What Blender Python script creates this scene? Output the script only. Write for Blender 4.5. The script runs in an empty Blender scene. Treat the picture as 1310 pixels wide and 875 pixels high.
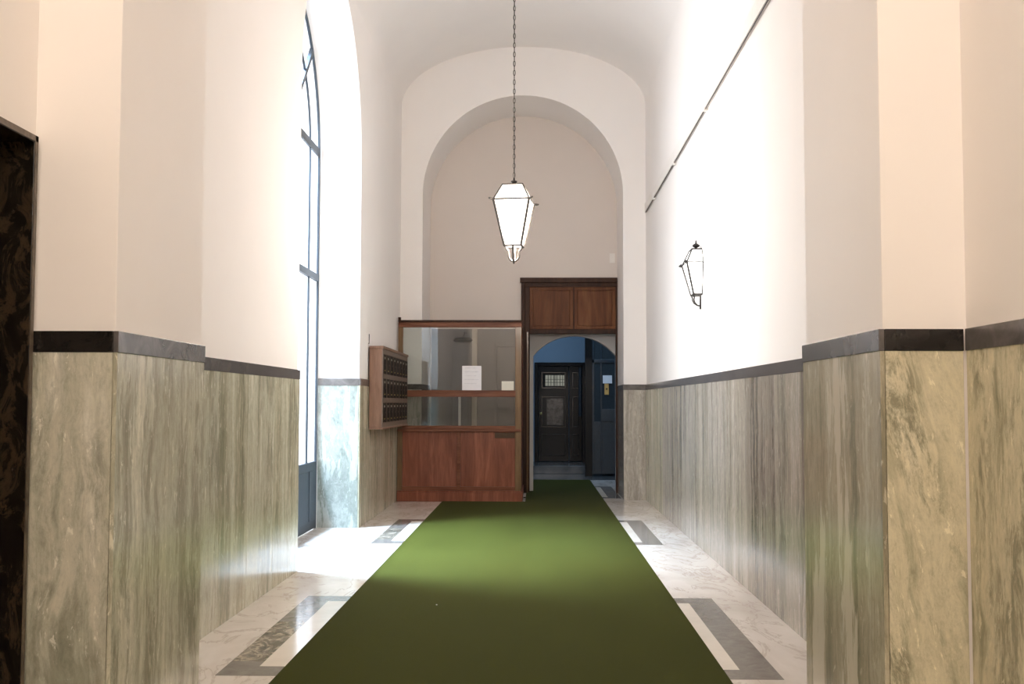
import bpy, bmesh, math, random
from mathutils import Vector, Matrix
from mathutils.geometry import tessellate_polygon
random.seed(7)
S = bpy.context.scene
COL = S.collection

# ------------------------------------------------------------------ camera
cam_d = bpy.data.cameras.new('camera')
cam = bpy.data.objects.new('camera', cam_d)
COL.objects.link(cam)
PITCH, YAW, ROLL, FOC = .05556, .02195, .00237, 1400.0
Fv = Vector((-math.sin(YAW)*math.cos(PITCH), math.cos(YAW)*math.cos(PITCH), math.sin(PITCH)))
R0 = Vector((math.cos(YAW), math.sin(YAW), 0)); U0 = R0.cross(Fv)
Rv = R0*math.cos(ROLL) + U0*math.sin(ROLL); Uv = -R0*math.sin(ROLL) + U0*math.cos(ROLL)
cam.matrix_world = Matrix(((Rv.x, Uv.x, -Fv.x, 0), (Rv.y, Uv.y, -Fv.y, 0), (Rv.z, Uv.z, -Fv.z, 1.5), (0, 0, 0, 1)))
cam_d.sensor_fit = 'HORIZONTAL'; cam_d.sensor_width = 36
cam_d.lens = FOC/1310*36
cam_d.clip_start = .05
S.camera = cam

# ------------------------------------------------------------------ light, exposure
S.view_settings.view_transform = 'Standard'
S.view_settings.look = 'None'
S.view_settings.gamma = 1
S.view_settings.use_curve_mapping = False
S.view_settings.exposure = 1.45
S.cycles.max_bounces = 12
S.cycles.diffuse_bounces = 10
S.cycles.glossy_bounces = 4
S.cycles.transparent_max_bounces = 12
S.cycles.sample_clamp_indirect = 8
S.cycles.use_denoising = True
W = bpy.data.worlds.new('world'); S.world = W; W.use_nodes = True
bg = W.node_tree.nodes['Background']
bg.inputs[0].default_value = (.92, .95, 1, 1)
bg.inputs[1].default_value = 2.6


def area(name, loc, rot, sx, sy, power, col, portal=False, spread=180):
    d = bpy.data.lights.new(name, 'AREA'); d.shape = 'RECTANGLE'; d.size = sx; d.size_y = sy
    d.energy = power; d.color = col; d.spread = math.radians(spread)
    o = bpy.data.objects.new(name, d); COL.objects.link(o); o.location = loc; o.rotation_euler = rot
    if portal: d.cycles.is_portal = True
    return o


def point(name, loc, power, col, rad):
    d = bpy.data.lights.new(name, 'POINT'); d.energy = power; d.color = col; d.shadow_soft_size = rad
    o = bpy.data.objects.new(name, d); COL.objects.link(o); o.location = loc
    return o


WY0, WY1, WYC, WR, WSP = 9.79, 13.17, 11.48, 1.69, 4.48     # street window: jambs, centre, radius, springing
area('daylight_portal', (-2.95, WYC, 3.1), (0, -math.pi/2, 0), 6.4, 3.5, 10, (1, 1, 1), portal=True)
# open sky above the courtyard outside the window
area('courtyard_daylight', (-4.8, WYC-.4, 9.6), (0, math.radians(-27), 0), 1.2, 1.6, 470, (.54, .76, 1.0), spread=56)
# warm lamps of the entrance bay, behind and above the camera
point('entrance_lamp_light', (-.2, -.2, 4.4), 78, (1, .89, .77), .35)
point('entrance_lamp_light', (-.2, -2.4, 3.6), 40, (1, .88, .76), .35)
# skylight of the stair lobby
area('lobby_skylight', (.6, 21.0, 4.35), (math.radians(15), 0, 0), 1.6, 1.2, 26, (.52, .75, 1.0))


# ------------------------------------------------------------------ materials
def newmat(name):
    m = bpy.data.materials.new(name); m.use_nodes = True
    nt = m.node_tree; b = nt.nodes['Principled BSDF']
    return m, nt, b


def N(nt, typ, **kw):
    n = nt.nodes.new(typ)
    for k, v in kw.items():
        if k in n.inputs.keys() if isinstance(k, str) else False: n.inputs[k].default_value = v
        else: setattr(n, k, v)
    return n


def ramp(nt, src, stops):
    r = nt.nodes.new('ShaderNodeValToRGB'); e = r.color_ramp.elements
    while len(e) > 1: e.remove(e[-1])
    e[0].position = stops[0][0]; e[0].color = tuple(stops[0][1])+(1,)
    for p, c in stops[1:]:
        x = e.new(p); x.color = tuple(c)+(1,)
    nt.links.new(src, r.inputs[0]); return r.outputs[0]


def mapping(nt, scale=(1, 1, 1), loc=(0, 0, 0), rot=(0, 0, 0), src=None):
    if src is None:
        src = nt.nodes.new('ShaderNodeTexCoord').outputs['Object']
    m = nt.nodes.new('ShaderNodeMapping')
    m.inputs['Scale'].default_value = scale; m.inputs['Location'].default_value = loc; m.inputs['Rotation'].default_value = rot
    nt.links.new(src, m.inputs[0]); return m.outputs[0]


def noise(nt, vec, scale, detail=6, rough=.55, dist=0.0):
    n = nt.nodes.new('ShaderNodeTexNoise'); n.inputs['Scale'].default_value = scale
    n.inputs['Detail'].default_value = detail; n.inputs['Roughness'].default_value = rough
    n.inputs['Distortion'].default_value = dist
    nt.links.new(vec, n.inputs['Vector']); return n.outputs['Fac']


def mix(nt, fac, a, b, mode='MIX'):
    m = nt.nodes.new('ShaderNodeMix'); m.data_type = 'RGBA'; m.blend_type = mode
    for s, v in ((0, fac), (6, a), (7, b)):
        if isinstance(v, (int, float)): m.inputs[s].default_value = v
        elif isinstance(v, tuple): m.inputs[s].default_value = v+(1,) if len(v) == 3 else v
        else: nt.links.new(v, m.inputs[s])
    return m.outputs[2]


def bump(nt, b, h, strength=.1, dist=.01):
    n = nt.nodes.new('ShaderNodeBump'); n.inputs['Strength'].default_value = strength; n.inputs['Distance'].default_value = dist
    nt.links.new(h, n.inputs['Height']); nt.links.new(n.outputs[0], b.inputs['Normal'])


def simple(name, col, rough=.5, metal=0.0, var=.12, scale=20, spec=.5):
    m, nt, b = newmat(name)
    f = noise(nt, mapping(nt), scale, 5)
    c = ramp(nt, f, [(.3, tuple(x*(1-var) for x in col)), (.7, tuple(min(1, x*(1+var)) for x in col))])
    nt.links.new(c, b.inputs['Base Color'])
    b.inputs['Roughness'].default_value = rough; b.inputs['Metallic'].default_value = metal
    b.inputs['Specular IOR Level'].default_value = spec
    return m


def plaster(name, col):
    m, nt, b = newmat(name)
    v = mapping(nt)
    f = noise(nt, v, .9, 5, .5)
    c = ramp(nt, f, [(.3, tuple(x*.965 for x in col)), (.7, col)])
    nt.links.new(c, b.inputs['Base Color']); b.inputs['Roughness'].default_value = .75
    b.inputs['Specular IOR Level'].default_value = .25
    bump(nt, b, noise(nt, v, 35, 6, .6), .08, .004)
    return m


def cipollino(name, dark, mid, light, seed=0, tilt=0.0, patch=0.0, patchcol=(.55, .52, .45), streak=.6, veins=.6, rough=.18, sz=.1, plane='X'):
    """green-beige marble: upright bands, dark broken veins, fine streaks, grain, pale scratches, optional pale flames"""
    m, nt, b = newmat(name)
    rot = (tilt, 0, 0) if plane == 'X' else (0, tilt, 0)
    base = mapping(nt, rot=rot, loc=(seed*3.7, seed*5.1, seed*1.3))
    warp = nt.nodes.new('ShaderNodeTexNoise'); warp.inputs['Scale'].default_value = 2.2; warp.inputs['Detail'].default_value = 3
    nt.links.new(base, warp.inputs['Vector'])
    wm = nt.nodes.new('ShaderNodeVectorMath'); wm.operation = 'MULTIPLY_ADD'
    nt.links.new(warp.outputs['Color'], wm.inputs[0]); wm.inputs[1].default_value = (.12, .12, .12); nt.links.new(base, wm.inputs[2])
    base = wm.outputs[0]
    v1 = mapping(nt, scale=(1, 1, sz), src=base)
    bands = noise(nt, v1, 4.5, 10, .66, .3)
    c = ramp(nt, bands, [(.36, dark), (.46, mid), (.54, mid), (.64, light)])
    fine = noise(nt, mapping(nt, scale=(1, 1, sz*.6), src=base), 34, 6, .7, .2)
    c = mix(nt, streak, c, ramp(nt, fine, [(.35, (.68, .69, .66)), (.62, (1.05, 1.05, 1.05))]), 'MULTIPLY')
    grain = noise(nt, mapping(nt, scale=(1, 1, .5), src=base), 24, 12, .85, .2)
    c = mix(nt, .55, c, ramp(nt, grain, [(.36, (.55, .56, .52)), (.5, (1, 1, 1)), (.66, (1.25, 1.24, 1.2))]), 'MULTIPLY')
    # dark green broken veins gathered in clusters
    vn = noise(nt, mapping(nt, scale=(1, 1, sz*1.6), src=base), 7.5, 12, .78, .4)
    cl = noise(nt, mapping(nt, scale=(1, 1, sz*1.2), loc=(4.1, 2.2, 9.3), src=base), 3.2, 3, .5)
    vm = nt.nodes.new('ShaderNodeMath'); vm.operation = 'MULTIPLY'
    nt.links.new(ramp(nt, vn, [(.47, (0, 0, 0)), (.56, (1, 1, 1))]), vm.inputs[0]); nt.links.new(ramp(nt, cl, [(.44, (0, 0, 0)), (.56, (veins,)*3)]), vm.inputs[1])
    c = mix(nt, vm.outputs[0], c, tuple(x*.55 for x in dark))
    # pale scratches and specks
    sn = noise(nt, mapping(nt, scale=(1, 1, .3), loc=(1.1, 7.2, 3.3), src=base), 26, 8, .7, .6)
    c = mix(nt, ramp(nt, sn, [(.60, (0, 0, 0)), (.64, (.5,)*3)]), c, tuple(min(1, x*1.35) for x in light))
    if patch > 0:
        pn = noise(nt, mapping(nt, scale=(1, 1, .13), loc=(seed, 2.3, .7), src=base), 3.0, 12, .62, .3)
        c = mix(nt, ramp(nt, pn, [(.515, (0, 0, 0)), (.53, (patch,)*3)]), c, patchcol)
    nt.links.new(c, b.inputs['Base Color'])
    b.inputs['Roughness'].default_value = rough
    return m


def dark_marble(name, base, vein, rough=.15, scale=3.0, amount=.6, seed=0):
    m, nt, b = newmat(name)
    v = mapping(nt, loc=(seed, seed*2, seed*3))
    n1 = noise(nt, v, scale, 10, .65, 1.2)
    c = ramp(nt, n1, [(.35, tuple(x*.5 for x in base)), (.5, base), (.62, tuple(x*1.5 for x in base)), (.72, vein)])
    c = mix(nt, amount, base, c)
    nt.links.new(c, b.inputs['Base Color']); b.inputs['Roughness'].default_value = rough
    return m


def black_breccia(name):
    m, nt, b = newmat(name)
    v = mapping(nt, scale=(1, 1, .6))
    n1 = noise(nt, v, 9, 12, .7, .8)
    c = ramp(nt, n1, [(.40, (.004, .003, .003)), (.5, (.012, .009, .006)), (.58, (.04, .027, .016)), (.68, (.010, .007, .005)), (.8, (.16, .13, .1))])
    nt.links.new(c, b.inputs['Base Color']); b.inputs['Roughness'].default_value = .18
    return m


def white_marble(name):
    m, nt, b = newmat(name)
    base = mapping(nt, scale=(1.3, .55, 1), rot=(0, 0, .5))
    n0 = noise(nt, base, 1.6, 8, .6, .6)
    c = ramp(nt, n0, [(.3, (.62, .56, .50)), (.6, (.80, .75, .70))])
    vn = noise(nt, base, 1.5, 9, .6, 2.0)
    s = nt.nodes.new('ShaderNodeMath'); s.operation = 'SUBTRACT'; nt.links.new(vn, s.inputs[0]); s.inputs[1].default_value = .5
    a = nt.nodes.new('ShaderNodeMath'); a.operation = 'ABSOLUTE'; nt.links.new(s.outputs[0], a.inputs[0])
    c = mix(nt, ramp(nt, a.outputs[0], [(0, (.6,)*3), (.022, (0, 0, 0))]), c, (.44, .36, .30))
    nt.links.new(c, b.inputs['Base Color']); b.inputs['Roughness'].default_value = .13
    return m


def breccia_inlay(name):
    """grey inlay, with a stretch of swirled breccia"""
    m, nt, b = newmat(name)
    v = mapping(nt)
    n0 = noise(nt, v, 9, 10, .65, 1.0)
    grey = ramp(nt, n0, [(.3, (.17, .155, .14)), (.7, (.27, .25, .23))])
    n1 = noise(nt, mapping(nt, scale=(1, .8, 1)), 6, 6, .6, 3.0)
    br = ramp(nt, n1, [(.38, (.10, .095, .08)), (.52, (.24, .21, .17)), (.6, (.5, .44, .36)), (.66, (.2, .17, .13))])
    return m, nt, b, grey, br


def wood(name, c1, c2, c3, rough=.4, axis='Z', scale=1.0, coat=.0, spec=.2):
    m, nt, b = newmat(name)
    sc = {'Z': (6, 6, .6), 'X': (.6, 6, 6), 'Y': (6, .6, 6)}[axis]
    v = mapping(nt, scale=tuple(s*scale for s in sc))
    n1 = noise(nt, v, 1.6, 6, .6, 1.0)
    c = ramp(nt, n1, [(.3, c1), (.5, c2), (.72, c3)])
    n2 = noise(nt, mapping(nt, scale=tuple(s*scale*4 for s in sc)), 3, 4, .6)
    c = mix(nt, .35, c, ramp(nt, n2, [(.35, (.6, .6, .6)), (.6, (1.1, 1.1, 1.1))]), 'MULTIPLY')
    nt.links.new(c, b.inputs['Base Color']); b.inputs['Roughness'].default_value = rough
    b.inputs['Specular IOR Level'].default_value = spec; b.inputs['Coat Weight'].default_value = coat; b.inputs['Coat Roughness'].default_value = .15
    return m


def thin_glass(name, tint=(.95, .97, .97), refl=1.0, base=.05):
    m = bpy.data.materials.new(name); m.use_nodes = True; nt = m.node_tree; nt.nodes.clear()
    out = nt.nodes.new('ShaderNodeOutputMaterial'); mx = nt.nodes.new('ShaderNodeMixShader')
    t = nt.nodes.new('ShaderNodeBsdfTransparent'); t.inputs[0].default_value = tint+(1,)
    g = nt.nodes.new('ShaderNodeBsdfGlossy'); g.inputs['Roughness'].default_value = .01; g.inputs['Color'].default_value = (1, 1, 1, 1)
    f = nt.nodes.new('ShaderNodeLayerWeight'); f.inputs[0].default_value = .12
    ma = nt.nodes.new('ShaderNodeMath'); ma.operation = 'MULTIPLY_ADD'; ma.use_clamp = True
    ma.inputs[1].default_value = refl; ma.inputs[2].default_value = base
    nt.links.new(f.outputs['Fresnel'], ma.inputs[0]); nt.links.new(ma.outputs[0], mx.inputs[0])
    nt.links.new(t.outputs[0], mx.inputs[1]); nt.links.new(g.outputs[0], mx.inputs[2]); nt.links.new(mx.outputs[0], out.inputs[0])
    return m


def emit(name, col, strength):
    m, nt, b = newmat(name)
    b.inputs['Base Color'].default_value = (.9, .88, .82, 1); b.inputs['Roughness'].default_value = .4
    b.inputs['Emission Color'].default_value = col+(1,); b.inputs['Emission Strength'].default_value = strength
    return m


M = {}
M['plaster'] = plaster('warm_white_plaster', (.86, .82, .79))
M['plaster_recess'] = plaster('recess_plaster', (.72, .645, .59))  # recess back wall: darker and warmer in tone than the hall plaster
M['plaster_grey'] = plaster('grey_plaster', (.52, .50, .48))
M['plaster_blue'] = plaster('blue_grey_plaster', (.35, .45, .56))
M['band'] = dark_marble('dark_grey_marble_band', (.095, .085, .08), (.2, .18, .17), .2, 5)
M['band_black'] = dark_marble('black_marble_band', (.018, .015, .013), (.14, .12, .09), .16, 6)
A = dict(dark=(0.335, 0.324, 0.234), mid=(0.564, 0.544, 0.425), light=(0.722, 0.695, 0.566))
M['mA'] = cipollino('green_beige_marble', seed=1, **A)
M['mB'] = cipollino('green_beige_marble_streaked', (0.303, 0.295, 0.205), (0.529, 0.503, 0.381), (0.674, 0.647, 0.520), seed=2, sz=.07)
M['mC'] = cipollino('grey_green_marble', (0.260, 0.238, 0.192), (0.420, 0.376, 0.314), (0.530, 0.481, 0.417), seed=3, streak=.8, sz=.06)
M['mD'] = cipollino('grey_green_marble_dark', (0.172, 0.153, 0.126), (0.334, 0.291, 0.242), (0.462, 0.408, 0.348), seed=4, streak=.9, sz=.06)
M['mE'] = cipollino('pale_grey_green_marble', (0.315, 0.290, 0.245), (0.463, 0.418, 0.364), (0.555, 0.510, 0.456), seed=5, streak=.8, sz=.05)
M['mF'] = cipollino('brown_marble_pale_flame', (0.276, 0.252, 0.170), (0.453, 0.412, 0.302), (0.564, 0.517, 0.397), seed=8, patch=.8, patchcol=(0.683, 0.624, 0.498), sz=.07)
M['mG'] = cipollino('golden_marble_green_veins', (0.312, 0.300, 0.203), (0.625, 0.573, 0.414), (0.725, 0.671, 0.508), seed=9, tilt=.2, plane='Y', veins=.8, sz=.14, streak=.35)
M['mH'] = cipollino('golden_marble_banded', (0.288, 0.272, 0.179), (0.550, 0.504, 0.359), (0.675, 0.624, 0.469), seed=11, tilt=.06, streak=.75, sz=.07, veins=.7)
M['mI'] = cipollino('green_beige_marble_front', (0.312, 0.312, 0.241), (0.537, 0.517, 0.418), (0.700, 0.677, 0.581), seed=14, plane='Y', sz=.15, streak=.4, veins=.7)
M['mJ'] = cipollino('verde_marble_cloudy', (0.150, 0.180, 0.163), (0.281, 0.317, 0.293), (0.394, 0.430, 0.408), seed=17, plane='Y', sz=.7, patch=.5, patchcol=(0.516, 0.558, 0.538), veins=.2, streak=.3)
M['white_marble'] = white_marble('white_veined_marble')
mi, nt, b, grey, br = breccia_inlay('grey_marble_inlay')
nt.links.new(grey, b.inputs['Base Color']); b.inputs['Roughness'].default_value = .14; M['inlay'] = mi
mi, nt, b, grey, br = breccia_inlay('swirled_breccia_inlay')
nt.links.new(br, b.inputs['Base Color']); b.inputs['Roughness'].default_value = .14; M['inlay_breccia'] = mi
M['border'] = simple('pale_marble_border', (.76, .70, .62), .15, var=.06, scale=4)
M['black_marble'] = black_breccia('black_veined_marble')
M['black_edge'] = dark_marble('brown_black_marble_edge', (.10, .075, .055), (.25, .2, .15), .25, 8)

m, nt, b = newmat('green_carpet')
v = mapping(nt)
f = noise(nt, v, 260, 4, .7)
c = ramp(nt, f, [(.3, (.031, .033, .0035)), (.7, (.049, .055, .008))])
big = noise(nt, mapping(nt, scale=(1, .25, 1)), 1.6, 5, .6)
c = mix(nt, .5, c, ramp(nt, big, [(.3, (.82, .84, .8)), (.7, (1.1, 1.08, 1.1))]), 'MULTIPLY')
nt.links.new(c, b.inputs['Base Color']); b.inputs['Roughness'].default_value = .9
b.inputs['Specular IOR Level'].default_value = .04
b.inputs['Sheen Weight'].default_value = .02; b.inputs['Sheen Roughness'].default_value = .5
bump(nt, b, f, .35, .004)
M['carpet'] = m

M['wood'] = wood('reddish_brown_wood', (.14, .042, .022), (.205, .066, .036), (.30, .11, .062), scale=.7, coat=.1)
M['wood_h'] = wood('reddish_brown_wood_rail', (.11, .035, .018), (.17, .06, .03), (.22, .09, .048), axis='X')
M['wood_dark'] = wood('dark_brown_wood', (.022, .008, .004), (.038, .014, .007), (.06, .025, .012), rough=.45, coat=0)
M['wood_amber'] = wood('amber_brown_wood', (.085, .027, .009), (.135, .046, .016), (.19, .075, .028), rough=.45, coat=0, scale=.6)
M['wood_edge'] = wood('brown_wood_stile', (.09, .05, .022), (.15, .085, .04), (.21, .125, .06), rough=.3, coat=.2)
M['wood_mail'] = wood('milky_brown_wood', (.16, .085, .055), (.22, .12, .08), (.26, .15, .10), rough=.4, coat=.1)
M['mail_front'] = simple('dull_bronze_frame', (.17, .12, .095), .5, 0, spec=.2)
M['mail_door'] = simple('dark_letterbox_door', (.012, .008, .006), .5, 0, spec=.1)
M['mail_label'] = simple('pale_card', (.24, .20, .16), .4)
M['black_iron'] = simple('black_wrought_iron', (.02, .018, .017), .6, .2)
M['bronze'] = simple('aged_bronze', (.055, .045, .036), .6, .2)
M['win_steel'] = simple('blue_grey_painted_steel', (.035, .045, .058), .5, 0, spec=.3)
M['glass'] = thin_glass('window_glass', (.98, .99, 1.0), .18, .0)
M['booth_glass'] = thin_glass('booth_glass', (.88, .90, .89), .8, .03)
M['paper'] = simple('white_paper', (.80, .78, .80), .7, var=.02)
M['card'] = simple('cream_card', (.72, .68, .58), .7, var=.02)
M['brass'] = simple('brass', (.42, .33, .14), .35, .9)
M['brown_metal'] = simple('brown_metal_plate', (.055, .03, .016), .35, .6)
M['black_lacquer'] = simple('black_lacquer', (.005, .005, .006), .3, 0, spec=.25)
M['black_gloss'] = simple('glossy_black_moulding', (.012, .012, .014), .12, 0, spec=.6)
M['dark_steel'] = simple('dark_blue_steel', (.030, .042, .054), .3, .2)
M['dark_glass'] = simple('dark_glass', (.02, .028, .034), .08, 0, spec=.8)
M['white_paint'] = simple('white_painted_channel', (.80, .76, .72), .5, var=.03)
M['cable'] = simple('dark_cable', (.06, .05, .05), .6)
def lamp_pane(name, col, strength, clear):
    m = bpy.data.materials.new(name); m.use_nodes = True; nt = m.node_tree; nt.nodes.clear()
    out = nt.nodes.new('ShaderNodeOutputMaterial'); mx = nt.nodes.new('ShaderNodeMixShader'); mx.inputs[0].default_value = clear
    e = nt.nodes.new('ShaderNodeEmission'); e.inputs[0].default_value = col+(1,); e.inputs[1].default_value = strength
    t = nt.nodes.new('ShaderNodeBsdfTransparent')
    nt.links.new(e.outputs[0], mx.inputs[1]); nt.links.new(t.outputs[0], mx.inputs[2]); nt.links.new(mx.outputs[0], out.inputs[0])
    return m


M['lamp_glass'] = lamp_pane('lit_frosted_glass', (1.0, .92, .82), 2.6, .5)
M['lamp_glass_wall'] = lamp_pane('lit_frosted_glass_wall', (1.0, .95, .9), 2.2, .5)
M['bulb'] = emit('glowing_bulb', (1.0, .9, .78), 6.0)
M['stone_grey'] = simple('grey_stone_floor', (.11, .115, .12), .15, var=.25, scale=5)
M['interior'] = plaster('dull_interior_paint', (.215, .195, .197))
M['inner_post'] = plaster('beige_inner_paint', (.50, .44, .38))
M['cobble'] = simple('courtyard_paving', (.16, .16, .155), .8, var=.2, scale=8)


# ------------------------------------------------------------------ mesh helpers
def finish(name, bm, mats, parent=None, loc=None, smooth=True, bevel=0, angle=35):
    bmesh.ops.recalc_face_normals(bm, faces=bm.faces)
    me = bpy.data.meshes.new(name); bm.to_mesh(me); bm.free()
    if not isinstance(mats, (list, tuple)): mats = [mats]
    for m in mats: me.materials.append(m)
    if smooth:
        me.polygons.foreach_set('use_smooth', [True]*len(me.polygons))
        me.set_sharp_from_angle(angle=math.radians(angle))
    o = bpy.data.objects.new(name, me); COL.objects.link(o)
    if parent: o.parent = parent
    if loc: o.location = loc
    if bevel:
        mod = o.modifiers.new('bevel', 'BEVEL'); mod.width = bevel; mod.segments = 2; mod.limit_method = 'ANGLE'
    return o


def box(bm, x0, x1, y0, y1, z0, z1, mi=0):
    vs = [bm.verts.new(p) for p in ((x0, y0, z0), (x1, y0, z0), (x1, y1, z0), (x0, y1, z0), (x0, y0, z1), (x1, y0, z1), (x1, y1, z1), (x0, y1, z1))]
    for q in ((3, 2, 1, 0), (4, 5, 6, 7), (0, 1, 5, 4), (1, 2, 6, 5), (2, 3, 7, 6), (3, 0, 4, 7)):
        f = bm.faces.new([vs[i] for i in q]); f.material_index = mi
    return vs


def tube(bm, pts, r, seg=8, closed=False, radii=None, cap=True):
    pts = [Vector(p) for p in pts]; n = len(pts); rings = []
    prev = None
    for i, p in enumerate(pts):
        if closed: t = pts[(i+1) % n]-pts[i-1]
        elif i == 0: t = pts[1]-p
        elif i == n-1: t = p-pts[i-1]
        else: t = (pts[i+1]-p).normalized()+(p-pts[i-1]).normalized()
        t.normalize()
        if prev is None:
            a = Vector((0, 0, 1)) if abs(t.z) < .9 else Vector((1, 0, 0))
            u = t.cross(a).normalized()
        else:
            u = (prev-t*prev.dot(t)).normalized()
        prev = u; w = t.cross(u); rr = radii[i] if radii else r
        rings.append([bm.verts.new(p+u*math.cos(2*math.pi*k/seg)*rr+w*math.sin(2*math.pi*k/seg)*rr) for k in range(seg)])
    for i in range(n if closed else n-1):
        a, b2 = rings[i], rings[(i+1) % n]
        for k in range(seg): bm.faces.new((a[k], a[(k+1) % seg], b2[(k+1) % seg], b2[k]))
    if cap and not closed:
        bm.faces.new(rings[0][::-1]); bm.faces.new(rings[-1])


def lathe(bm, prof, c=(0, 0, 0), seg=20, axis='Z'):
    rings = []
    for r, z in prof:
        ring = []
        for k in range(seg):
            a = 2*math.pi*k/seg; p = (r*math.cos(a), r*math.sin(a), z)
            if axis == 'X': p = (p[2], p[0], p[1])
            if axis == 'Y': p = (p[0], p[2], p[1])
            ring.append(bm.verts.new(Vector(c)+Vector(p)))
        rings.append(ring)
    for a, b2 in zip(rings, rings[1:]):
        for k in range(seg): bm.faces.new((a[k], a[(k+1) % seg], b2[(k+1) % seg], b2[k]))
    bm.faces.new(rings[0][::-1]); bm.faces.new(rings[-1])


def prism(bm, outline, a0, a1, axis, mi=0):
    """outline: 2-D polygon; axis X -> (y,z) pairs, axis Y -> (x,z) pairs, axis Z -> (x,y) pairs"""
    def P(p, a): return {'X': (a, p[0], p[1]), 'Y': (p[0], a, p[1]), 'Z': (p[0], p[1], a)}[axis]
    A_ = [bm.verts.new(P(p, a0)) for p in outline]; B_ = [bm.verts.new(P(p, a1)) for p in outline]
    n = len(outline)
    for i in range(n):
        f = bm.faces.new((A_[i], A_[(i+1) % n], B_[(i+1) % n], B_[i])); f.material_index = mi
    for t in tessellate_polygon([[Vector((p[0], p[1], 0)) for p in outline]]):
        for vs_ in (A_, B_):
            f = bm.faces.new([vs_[i] for i in t]); f.material_index = mi


def arc(cx, cz, r, a0, a1, n):
    return [(cx+r*math.cos(math.radians(a0+(a1-a0)*i/n)), cz+r*math.sin(math.radians(a0+(a1-a0)*i/n))) for i in range(n+1)]


def structure(o, label=None):
    o['kind'] = 'structure'
    if label: o['label'] = label
    return o


def empty(name, loc, label, cat, rotz=0, group=None, kind=None):
    o = bpy.data.objects.new(name, None); COL.objects.link(o); o.location = loc; o.rotation_euler = (0, 0, rotz)
    o.empty_display_size = .1
    o['label'] = label
    if cat: o['category'] = cat
    if group: o['group'] = group
    if kind: o['kind'] = kind
    return o


def tag(o, label, cat, group=None):
    o['label'] = label; o['category'] = cat
    if group: o['group'] = group
    return o


# ------------------------------------------------------------------ plan
CX = -.206
XL, XR = -2.12, 1.707           # face of the marble on the long walls
XLO, XRO = -2.085, 1.658        # face of the marble in the entrance bay
PLX, PRX = -1.729, 1.334        # face of the pilasters
PL0, PL1 = 4.48, 5.67
PR0, PR1 = 4.27, 5.50
YE, YK = 17.108, 18.39          # arch wall and recess back wall
ZB, ZT = 1.705, 1.79            # dark band
TH = .018                       # marble slab thickness
ZW = 6.35
ARC, ARR, ARS = -.211, 1.579, 4.79
Yback = -4.0

# floor ------------------------------------------------------------
bm = bmesh.new()
box(bm, -2.66, XR+.3, Yback, YK+.5, -.2, 0); box(bm, -.1, 1.9, YK+.5, 21.5, -.2, 0)
floor = structure(finish('floor', bm, M['white_marble'], smooth=False), 'white veined marble floor of the entrance hall')
bm = bmesh.new(); box(bm, -2.2, -.1, YK+.5, 21.5, -.2, 0); box(bm, 1.9, 3.9, YK+.5, 21.5, -.2, 0); box(bm, -2.2, 3.9, 21.5, 27, -.2, 0)
structure(finish('floor_lobby', bm, M['stone_grey'], smooth=False), 'dark grey stone floor of the stair lobby')
for (y0, y1) in ((.45, 2.93), (6.07, 8.55), (11.73, 14.15), (17.38, 19.86)):
    bm = bmesh.new()
    xo0, xo1, xi0, xi1 = -1.762, 1.352, -1.60, 1.15
    e0, e1 = y0+.215, y1-.215
    box(bm, xo0, xo1, y0, e0, -.002, .0012); box(bm, xo0, xo1, e1, y1, -.002, .0012)
    box(bm, xi1, xo1, e0, e1, -.002, .0012)
    sw0, sw1 = e0+.12, e0+(e1-e0)*.62
    box(bm, xo0, xi0+.03, e0, sw0, -.002, .0012); box(bm, xo0, xi0+.03, sw0, sw1, -.002, .0012, 1); box(bm, xo0, xi0+.03, sw1, e1, -.002, .0012)
    inl = finish('floor_inlay', bm, [M['inlay'], M['inlay_breccia']], floor, smooth=False); inl['kind'] = 'structure'
    bm = bmesh.new()
    box(bm, xi0+.03, xi1, e0, e1, -.002, .0010)
    b_ = finish('floor_inlay_panel', bm, M['border'], floor, smooth=False); b_['kind'] = 'structure'


# long walls -------------------------------------------------------
def arch_notch_yz(y0, y1, sp, r, n=40):
    yc = (y0+y1)/2
    return [(y0, 0), (y0, sp)]+arc(yc, sp, r, 180, 0, n)[1:-1]+[(y1, sp), (y1, 0)]


bm = bmesh.new()
o_ = [(PL1-.1, 0)]+arch_notch_yz(WY0-.015, WY1+.015, WSP, WR+.015)+[(YE+.1, 0), (YE+.1, ZW), (PL1-.1, ZW)]
prism(bm, o_, XL-.015-.72, XL-.015, 'X')
wall_left = structure(finish('wall_left', bm, M['plaster']), 'warm white plaster wall with the tall arched opening')
# entrance bay, left, with the doorway
bm = bmesh.new()
prism(bm, [(Yback, 0), (2.95, 0), (2.95, 2.60), (PL0-.022, 2.60), (PL0-.022, 0), (PL0+.3, 0), (PL0+.3, ZW), (Yback, ZW)], XLO-.65, XLO-.015, 'X')
wall_left_entrance = structure(finish('wall_left_entrance', bm, M['plaster']), 'plaster wall of the entrance bay with the black marble doorway')
bm = bmesh.new(); box(bm, XR+.015, XR+.6, PR1-.1, YE+.1, 0, ZW)
wall_right = structure(finish('wall_right', bm, M['plaster']), 'white plaster wall carrying the wall lantern')
bm = bmesh.new(); box(bm, XRO+.015, XRO+.6, Yback, PR0+.3, 0, ZW)
wall_right_entrance = structure(finish('wall_right_entrance', bm, M['plaster']))
bm = bmesh.new(); box(bm, -2.8, 2.4, Yback-.3, Yback, 0, 7.6)
structure(finish('wall_back', bm, M['plaster']))
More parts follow.
